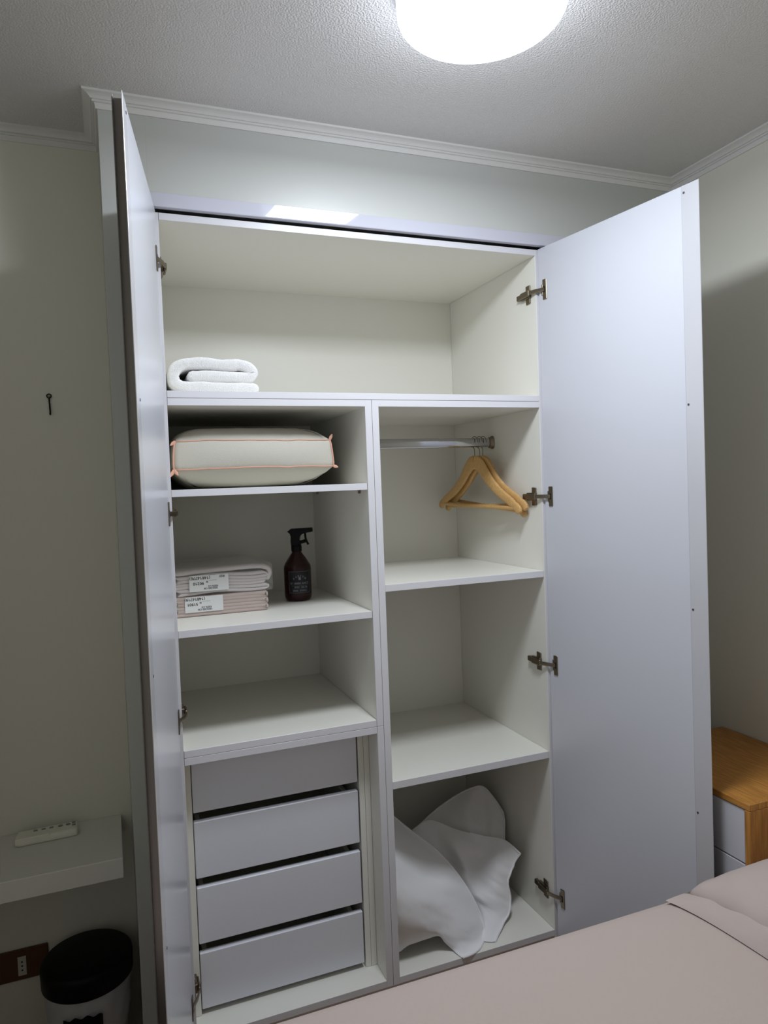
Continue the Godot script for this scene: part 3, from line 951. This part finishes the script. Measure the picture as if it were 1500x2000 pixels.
func build_linen() -> void:
	var z := -0.180
	# lower packet: pinkish beige cloth, close layers
	var t := thing("linen_pack", "packet of folded pinkish beige bed linen at the bottom of the pair", "linen pack", Vector3(0, 1.1164, 0), 0.0, "packed bed linen on the third shelf")
	var st := new_st()
	ribbon(st, folded([0.0052, 0.0137, 0.0222, 0.0307, 0.0392, 0.0462], -0.982, -0.7520, 0.0012), [0.0062], z - 0.001, z - 0.26, func(p: Vector2, d: float) -> Vector3: return Vector3(p.x, max(p.y, 0.0003), d), 0.0005, 7)
	obj("folded_cloth", st, M.linen_pink, t)
	st = new_st(false)
	add_box(st, Vector3(-0.989, 0.0002, z - 0.264), Vector3(-0.7475, 0.0525, z + 0.001), 0.004)
	obj("plastic_film", st, M.film, t)
	label_quad(t, -0.9622, -0.8655, 0.0113, 0.0512, z + 0.0012, [["(14814719)", 0.26, 0.85, 0.0072], ["_____", 0.62, 0.93, 0.005], ["51901", 0.20, 0.52, 0.0070], ["_______ N", 0.52, 0.60, 0.0050], ["100% CO", 0.56, 0.30, 0.0046], ["180X200 CM", 0.52, 0.16, 0.0046]])
	# upper packet: white cloth in loose folds, seen through clear film
	t = thing("linen_pack", "packet of folded white bed linen in clear film on top of the pair", "linen pack", Vector3(0, 1.1164, 0), 0.0, "packed bed linen on the third shelf")
	st = new_st()
	ribbon(st, folded([0.0600, 0.0690, 0.0775, 0.0850, 0.0930, 0.1020], -0.974, -0.756, 0.008), [0.0050], z - 0.004, z - 0.265, func(p: Vector2, d: float) -> Vector3: return Vector3(p.x + 0.006 * sin(p.y * 220.0), p.y + 0.0025 * sin(p.x * 34.0), d), 0.0016, 8)
	obj("folded_cloth", st, M.linen_white, t)
	st = new_st()
	ribbon(st, catmull([Vector2(-0.978, 0.112), Vector2(-0.92, 0.1145), Vector2(-0.85, 0.1165), Vector2(-0.78, 0.1185), Vector2(-0.746, 0.1130), Vector2(-0.738, 0.1000), Vector2(-0.744, 0.0850)], 5), [0.0062], z - 0.003, z - 0.265, func(p: Vector2, d: float) -> Vector3: return Vector3(p.x, p.y, d), 0.001, 9)
	obj("folded_cloth", st, M.linen_white, t)
	st = new_st(false)
	add_box(st, Vector3(-0.989, 0.0532, z - 0.275), Vector3(-0.7315, 0.1260, z + 0.001), 0.005)
	obj("plastic_film", st, M.film, t)
	label_quad(t, -0.9490, -0.8490, 0.0640, 0.1055, z + 0.0012, [["(14814776)", 0.27, 0.84, 0.0074], ["_____", 0.60, 0.93, 0.005], ["REF", 0.83, 0.88, 0.0062], ["90210", 0.23, 0.50, 0.0072], ["_______ N", 0.56, 0.58, 0.0050], ["100% CO", 0.60, 0.30, 0.0046], ["180X200 CM", 0.54, 0.17, 0.0046]])

func build_bottle() -> void:
	var t := thing("spray_bottle", "dark amber spray bottle with a black trigger head and black label", "spray bottle", Vector3(-0.634, 1.1163, -0.300), -0.40)
	var st := new_st()
	var prof := [Vector2(0.001, 0.0), Vector2(0.030, 0.0), Vector2(0.0345, 0.002), Vector2(0.0375, 0.007), Vector2(0.0390, 0.014), Vector2(0.0390, 0.092), Vector2(0.0380, 0.099), Vector2(0.0345, 0.107), Vector2(0.0270, 0.119), Vector2(0.0200, 0.129), Vector2(0.0150, 0.1365), Vector2(0.0132, 0.1400), Vector2(0.0132, 0.147)]
	add_lathe(st, prof, Vector3.ZERO, 48)
	obj("bottle", st, M.amber, t)
	st = new_st()
	add_lathe(st, [Vector2(0.0140, 0.1405), Vector2(0.0150, 0.1415), Vector2(0.0150, 0.156), Vector2(0.0138, 0.158)], Vector3.ZERO, 32)
	obj("collar", st, M.black_plastic, t)
	# head: side outline in the plane of the nozzle, which points along +x
	st = new_st(false)
	var head := PackedVector2Array()
	for v in [[-0.0140, 0.1575], [-0.0150, 0.1700], [-0.0140, 0.1840], [-0.0165, 0.1920], [-0.0235, 0.1985], [-0.0130, 0.2060], [0.0460, 0.2075], [0.0460, 0.1955], [0.0250, 0.1925], [0.0150, 0.1880], [0.0110, 0.1820], [0.0090, 0.1715], [0.0110, 0.1680], [0.0135, 0.1620], [0.0130, 0.1575]]:
		head.append(Vector2(v[0], v[1]))
	add_extrude(st, head, func(p: Vector2, d: float) -> Vector3: return Vector3(p.x, p.y, d), -0.0095, 0.0095)
	add_sweep(st, [Vector3(0.046, 0.2015, 0), Vector3(0.0480, 0.2015, 0)], [Vector2(0.0070, 0.0055)], Vector3.UP, 12, 3.0)
	obj("spray_head", st, M.black_plastic, t)
	st = new_st()
	add_sweep(st, catmull([Vector3(0.0265, 0.1930, 0), Vector3(0.0270, 0.1820, 0), Vector3(0.0290, 0.1720, 0), Vector3(0.0350, 0.1590, 0)], 5), [Vector2(0.0065, 0.0028)], Vector3(1, 0, 0), 12, 3.0)
	add_sweep(st, catmull([Vector3(0.0100, 0.1670, 0), Vector3(0.0180, 0.1675, 0), Vector3(0.0285, 0.1710, 0)], 5), [Vector2(0.0055, 0.0050)], Vector3.UP, 12, 3.0)
	obj("trigger", st, M.black_plastic, t)
	# label bent round the bottle; it faces the viewer's side
	var a0 := 1.28                                   # middle of the label, angle round the bottle from +x towards +z
	var half := 0.86
	var sheet := func(r: float, ang0: float, ang1: float, y0: float, y1: float) -> SurfaceTool:
		var s := new_st()
		var rows := []
		for y in [y0, y1]:
			var line := PackedVector3Array()
			for k in 25:
				var a: float = lerp(ang0, ang1, k / 24.0)
				line.append(Vector3(cos(a) * r, y, sin(a) * r))
			rows.append(line)
		add_grid(s, rows)
		return s
	var lab := obj("label", sheet.call(0.0394, a0 - half, a0 + half, 0.0235, 0.0880), M.label_black, t)
	for yy in [[0.0255, 0.0260], [0.0855, 0.0860], [0.0455, 0.0458], [0.0375, 0.0377]]:
		var m := 0.06 if yy[0] < 0.03 or yy[0] > 0.08 else 0.22
		obj("label_rule", sheet.call(0.0397, a0 - half + m, a0 + half - m, yy[0], yy[1]), M.label_ink, lab)
	for aa in [a0 - half + 0.055, a0 + half - 0.070]:
		obj("label_rule", sheet.call(0.0397, aa, aa + 0.014, 0.0255, 0.0860), M.label_ink, lab)
	var letter := func(ch: String, ang: float, y: float, size: float, tilt: float) -> void:
		var n := Vector3(cos(ang), 0, sin(ang))
		var right := Vector3.UP.cross(n)
		var b := Basis(right, Vector3.UP, n) * Basis(Vector3(0, 0, 1), tilt)
		text_part("lettering", ch, size, M.label_ink, lab, Transform3D(b, n * 0.0396 + Vector3(0, y, 0)), "Droid Serif", true, 0.0002)
	var word := "PARFUM"
	for k in word.length():                          # arched word
		var q := (k - 2.5) / 2.5
		letter.call(word[k], a0 - q * 0.42, 0.0735 - 0.0075 * q * q, 0.0050, -q * 0.55)
	letter.call("♥", a0, 0.0650, 0.0060, 0.0)
	word = "D'AMBIANCE"
	for k in word.length():
		letter.call(word[k], a0 - (k - 4.5) * 0.138, 0.0525, 0.0056, 0.0)
	word = "BOIS"
	for k in word.length():
		letter.call(word[k], a0 + 0.34 - k * 0.085, 0.0415, 0.0040, 0.0)
	word = "500 ML"
	for k in word.length():
		if word[k] != " ":
			letter.call(word[k], a0 - 0.12 - k * 0.085, 0.0415, 0.0038, 0.0)
	word = "SPRAY TEXTILE"
	for k in word.length():
		if word[k] != " ":
			letter.call(word[k], a0 + 0.48 - k * 0.080, 0.0318, 0.0036, 0.0)

func make_hanger() -> Node3D:
	var t := Node3D.new()
	# own axes: x along the shoulders, y up, origin where the hook rests on the rail
	var st := new_st()
	var neck := -0.0640
	for s in [-1.0, 1.0]:
		var path := catmull([Vector3(0.0, neck - 0.014, 0), Vector3(s * 0.020, neck - 0.0185, 0.0005), Vector3(s * 0.043, neck - 0.039, 0.001), Vector3(s * 0.075, neck - 0.072, 0.0025), Vector3(s * 0.118, neck - 0.104, 0.0045), Vector3(s * 0.163, neck - 0.128, 0.006), Vector3(s * 0.197, neck - 0.148, 0.007), Vector3(s * 0.208, neck - 0.161, 0.0075)], 5)
		var sizes := []
		for i in path.size():
			var q := float(i) / (path.size() - 1)
			var h: float = lerp(0.0215, 0.0120, smoothstep(0.0, 0.65, q)) + 0.002 * sin(q * PI)
			if q > 0.97:
				h *= 0.75
			if abs(q - 0.80) < 0.015:
				h *= 0.80
			sizes.append(Vector2(0.0058, h))
		add_sweep(st, path, sizes, Vector3.UP, 14, 3.2)
	obj("arms", st, M.hanger, t)
	st = new_st()
	add_sweep(st, catmull([Vector3(-0.190, neck - 0.149, 0.0065), Vector3(-0.09, neck - 0.150, 0.0060), Vector3(0.09, neck - 0.150, 0.0060), Vector3(0.190, neck - 0.149, 0.0065)], 6), [Vector2(0.0052, 0.0058)], Vector3.UP, 12, 2.6)
	obj("trouser_bar", st, M.hanger, t)
	st = new_st()
	var hook := [Vector3(0, neck - 0.004, 0), Vector3(0, neck + 0.018, 0), Vector3(0.002, neck + 0.028, 0)]
	for k in 12:
		var a := -0.75 + k * (PI + 0.75) / 11.0
		hook.append(Vector3(cos(a) * 0.0170, -0.0160 + sin(a) * 0.0180, 0))
	add_sweep(st, catmull(hook, 3), [Vector2(0.0012, 0.0012)], Vector3(0, 0, 1), 8)
	obj("hook", st, M.nickel, t)
	return t

func build_hangers() -> void:
	var first: Node3D = null
	var spots := [
		[-0.0640, 97.0, 2.0, "wooden clothes hanger nearest the divider, front of the three on the rail"],
		[-0.0480, 96.5, -0.6, "wooden clothes hanger between the two others on the chrome rail"],
		[-0.0330, 95.5, 5.2, "wooden clothes hanger closest to the right side panel of the wardrobe"]]
	for s in spots:
		var h: Node3D
		if first == null:
			h = make_hanger()
			first = h
		else:
			h = first.duplicate()
		h.name = numbered("clothes_hanger")
		add_child(h)
		h.position = Vector3(s[0], 1.5762, -0.2645)
		h.rotation_degrees = Vector3(0, s[1], s[2])
		tag(h, s[3], "hanger", "wooden hangers on the rail")

# ---------------------------------------------------------------- loose white fabric
func build_fabric_bag() -> void:
	var t := thing("garment_bag", "loose crumpled white fabric garment bag with a stitched hem on the wardrobe floor", "garment bag")
	var s1 := [
		[v3(-0.410, 0.482, -0.200), v3(-0.360, 0.432, -0.190), v3(-0.289, 0.368, -0.170), v3(-0.240, 0.304, -0.140), v3(-0.208, 0.244, -0.110), v3(-0.190, 0.185, -0.080), v3(-0.201, 0.154, -0.050), v3(-0.246, 0.153, -0.006), v3(-0.297, 0.153, 0.006)],
		[v3(-0.437, 0.469, -0.130), v3(-0.394, 0.416, -0.130), v3(-0.333, 0.348, -0.120), v3(-0.290, 0.294, -0.090), v3(-0.259, 0.241, -0.070), v3(-0.242, 0.194, -0.050), v3(-0.245, 0.162, -0.035), v3(-0.269, 0.153, -0.012), v3(-0.298, 0.153, 0.004)],
		[v3(-0.468, 0.421, -0.050), v3(-0.437, 0.378, -0.050), v3(-0.386, 0.324, -0.050), v3(-0.344, 0.273, -0.045), v3(-0.316, 0.233, -0.040), v3(-0.295, 0.197, -0.030), v3(-0.285, 0.169, -0.025), v3(-0.285, 0.154, -0.011), v3(-0.299, 0.153, 0.002)],
		[v3(-0.474, 0.314, -0.020), v3(-0.457, 0.297, -0.020), v3(-0.415, 0.267, -0.025), v3(-0.384, 0.239, -0.030), v3(-0.351, 0.214, -0.035), v3(-0.326, 0.184, -0.035), v3(-0.308, 0.162, -0.030), v3(-0.301, 0.154, -0.013), v3(-0.299, 0.153, 0.001)],
		[v3(-0.461, 0.179, -0.050), v3(-0.445, 0.184, -0.050), v3(-0.422, 0.191, -0.050), v3(-0.382, 0.190, -0.055), v3(-0.338, 0.187, -0.060), v3(-0.326, 0.172, -0.050), v3(-0.312, 0.157, -0.040), v3(-0.305, 0.153, -0.018), v3(-0.300, 0.153, 0.0)]]
	var s2 := [
		[v3(-0.323, 0.395, -0.260), v3(-0.263, 0.411, -0.260), v3(-0.192, 0.382, -0.230), v3(-0.112, 0.355, -0.200), v3(-0.064, 0.350, -0.160), v3(-0.033, 0.321, -0.120)],
		[v3(-0.325, 0.366, -0.220), v3(-0.250, 0.350, -0.220), v3(-0.207, 0.341, -0.170), v3(-0.146, 0.296, -0.180), v3(-0.104, 0.308, -0.140), v3(-0.060, 0.290, -0.120)],
		[v3(-0.278, 0.303, -0.200), v3(-0.232, 0.298, -0.190), v3(-0.197, 0.281, -0.160), v3(-0.160, 0.255, -0.165), v3(-0.126, 0.269, -0.120), v3(-0.084, 0.254, -0.110)],
		[v3(-0.227, 0.245, -0.170), v3(-0.210, 0.241, -0.155), v3(-0.189, 0.228, -0.140), v3(-0.167, 0.222, -0.120), v3(-0.127, 0.223, -0.100), v3(-0.083, 0.206, -0.100)],
		[v3(-0.208, 0.179, -0.140), v3(-0.189, 0.179, -0.125), v3(-0.174, 0.185, -0.100), v3(-0.154, 0.181, -0.090), v3(-0.132, 0.175, -0.085), v3(-0.105, 0.167, -0.085)],
		[v3(-0.225, 0.154, -0.061), v3(-0.218, 0.154, -0.048), v3(-0.212, 0.153, -0.035), v3(-0.203, 0.153, -0.030), v3(-0.194, 0.153, -0.026), v3(-0.183, 0.153, -0.024)]]
	var s3 := [
		[v3(-0.303, 0.344, -0.330), v3(-0.227, 0.386, -0.340), v3(-0.153, 0.422, -0.340), v3(-0.092, 0.447, -0.330), v3(-0.051, 0.455, -0.310), v3(-0.026, 0.422, -0.280), v3(-0.013, 0.388, -0.250)],
		[v3(-0.288, 0.301, -0.310), v3(-0.224, 0.349, -0.310), v3(-0.165, 0.383, -0.300), v3(-0.118, 0.406, -0.285), v3(-0.064, 0.392, -0.290), v3(-0.043, 0.380, -0.265), v3(-0.016, 0.364, -0.240)],
		[v3(-0.272, 0.258, -0.290), v3(-0.219, 0.307, -0.280), v3(-0.168, 0.338, -0.270), v3(-0.130, 0.353, -0.255), v3(-0.079, 0.337, -0.260), v3(-0.051, 0.344, -0.245), v3(-0.020, 0.326, -0.235)],
		[v3(-0.248, 0.214, -0.270), v3(-0.208, 0.258, -0.260), v3(-0.168, 0.283, -0.250), v3(-0.133, 0.291, -0.240), v3(-0.095, 0.285, -0.235), v3(-0.062, 0.280, -0.230), v3(-0.030, 0.275, -0.225)]]
	var sheets := [s1, s2, s3]
	for k in 3:
		var fine := patch(sheets[k], 8, 6)
		var fz := FastNoiseLite.new()
		fz.seed = 60 + k
		fz.frequency = 6.0
		for r in fine.size():
			var row: PackedVector3Array = fine[r]
			for j in row.size():
				var q := row[j]
				row[j].z += 0.010 * fz.get_noise_2d(q.x * 1.0 + q.y * 1.6, q.x * 0.4 - q.y * 0.3) * (0.3 if r == 0 else 1.0)
				row[j].z = min(row[j].z, 0.004)
				row[j].y = max(row[j].y, 0.1515)
				row[j].x = clamp(row[j].x, -0.4775, -0.003)
			fine[r] = row
		var st := new_st()
		add_grid(st, fine)
		var o := obj("fabric_panel", st, M.fabricbag, t)
		# hem along the free edges
		var edge := []
		if k == 0:
			for j in fine[0].size():
				edge.append(fine[0][j])
		elif k == 1:
			for j in range(fine[0].size() / 2, fine[0].size()):
				edge.append(fine[0][j])
			for i in range(1, fine.size()):
				edge.append(fine[i][-1])
		else:
			for j in fine[0].size():
				edge.append(fine[0][j])
			for i in range(1, fine.size()):
				edge.append(fine[i][-1])
		st = new_st()
		add_sweep(st, edge, [Vector2(0.0030, 0.0022)], Vector3(0.2, 0.3, 1), 8)
		obj("hem", st, M.hem, o)

func v3(a: float, b: float, c: float) -> Vector3:
	return Vector3(a, b, c)
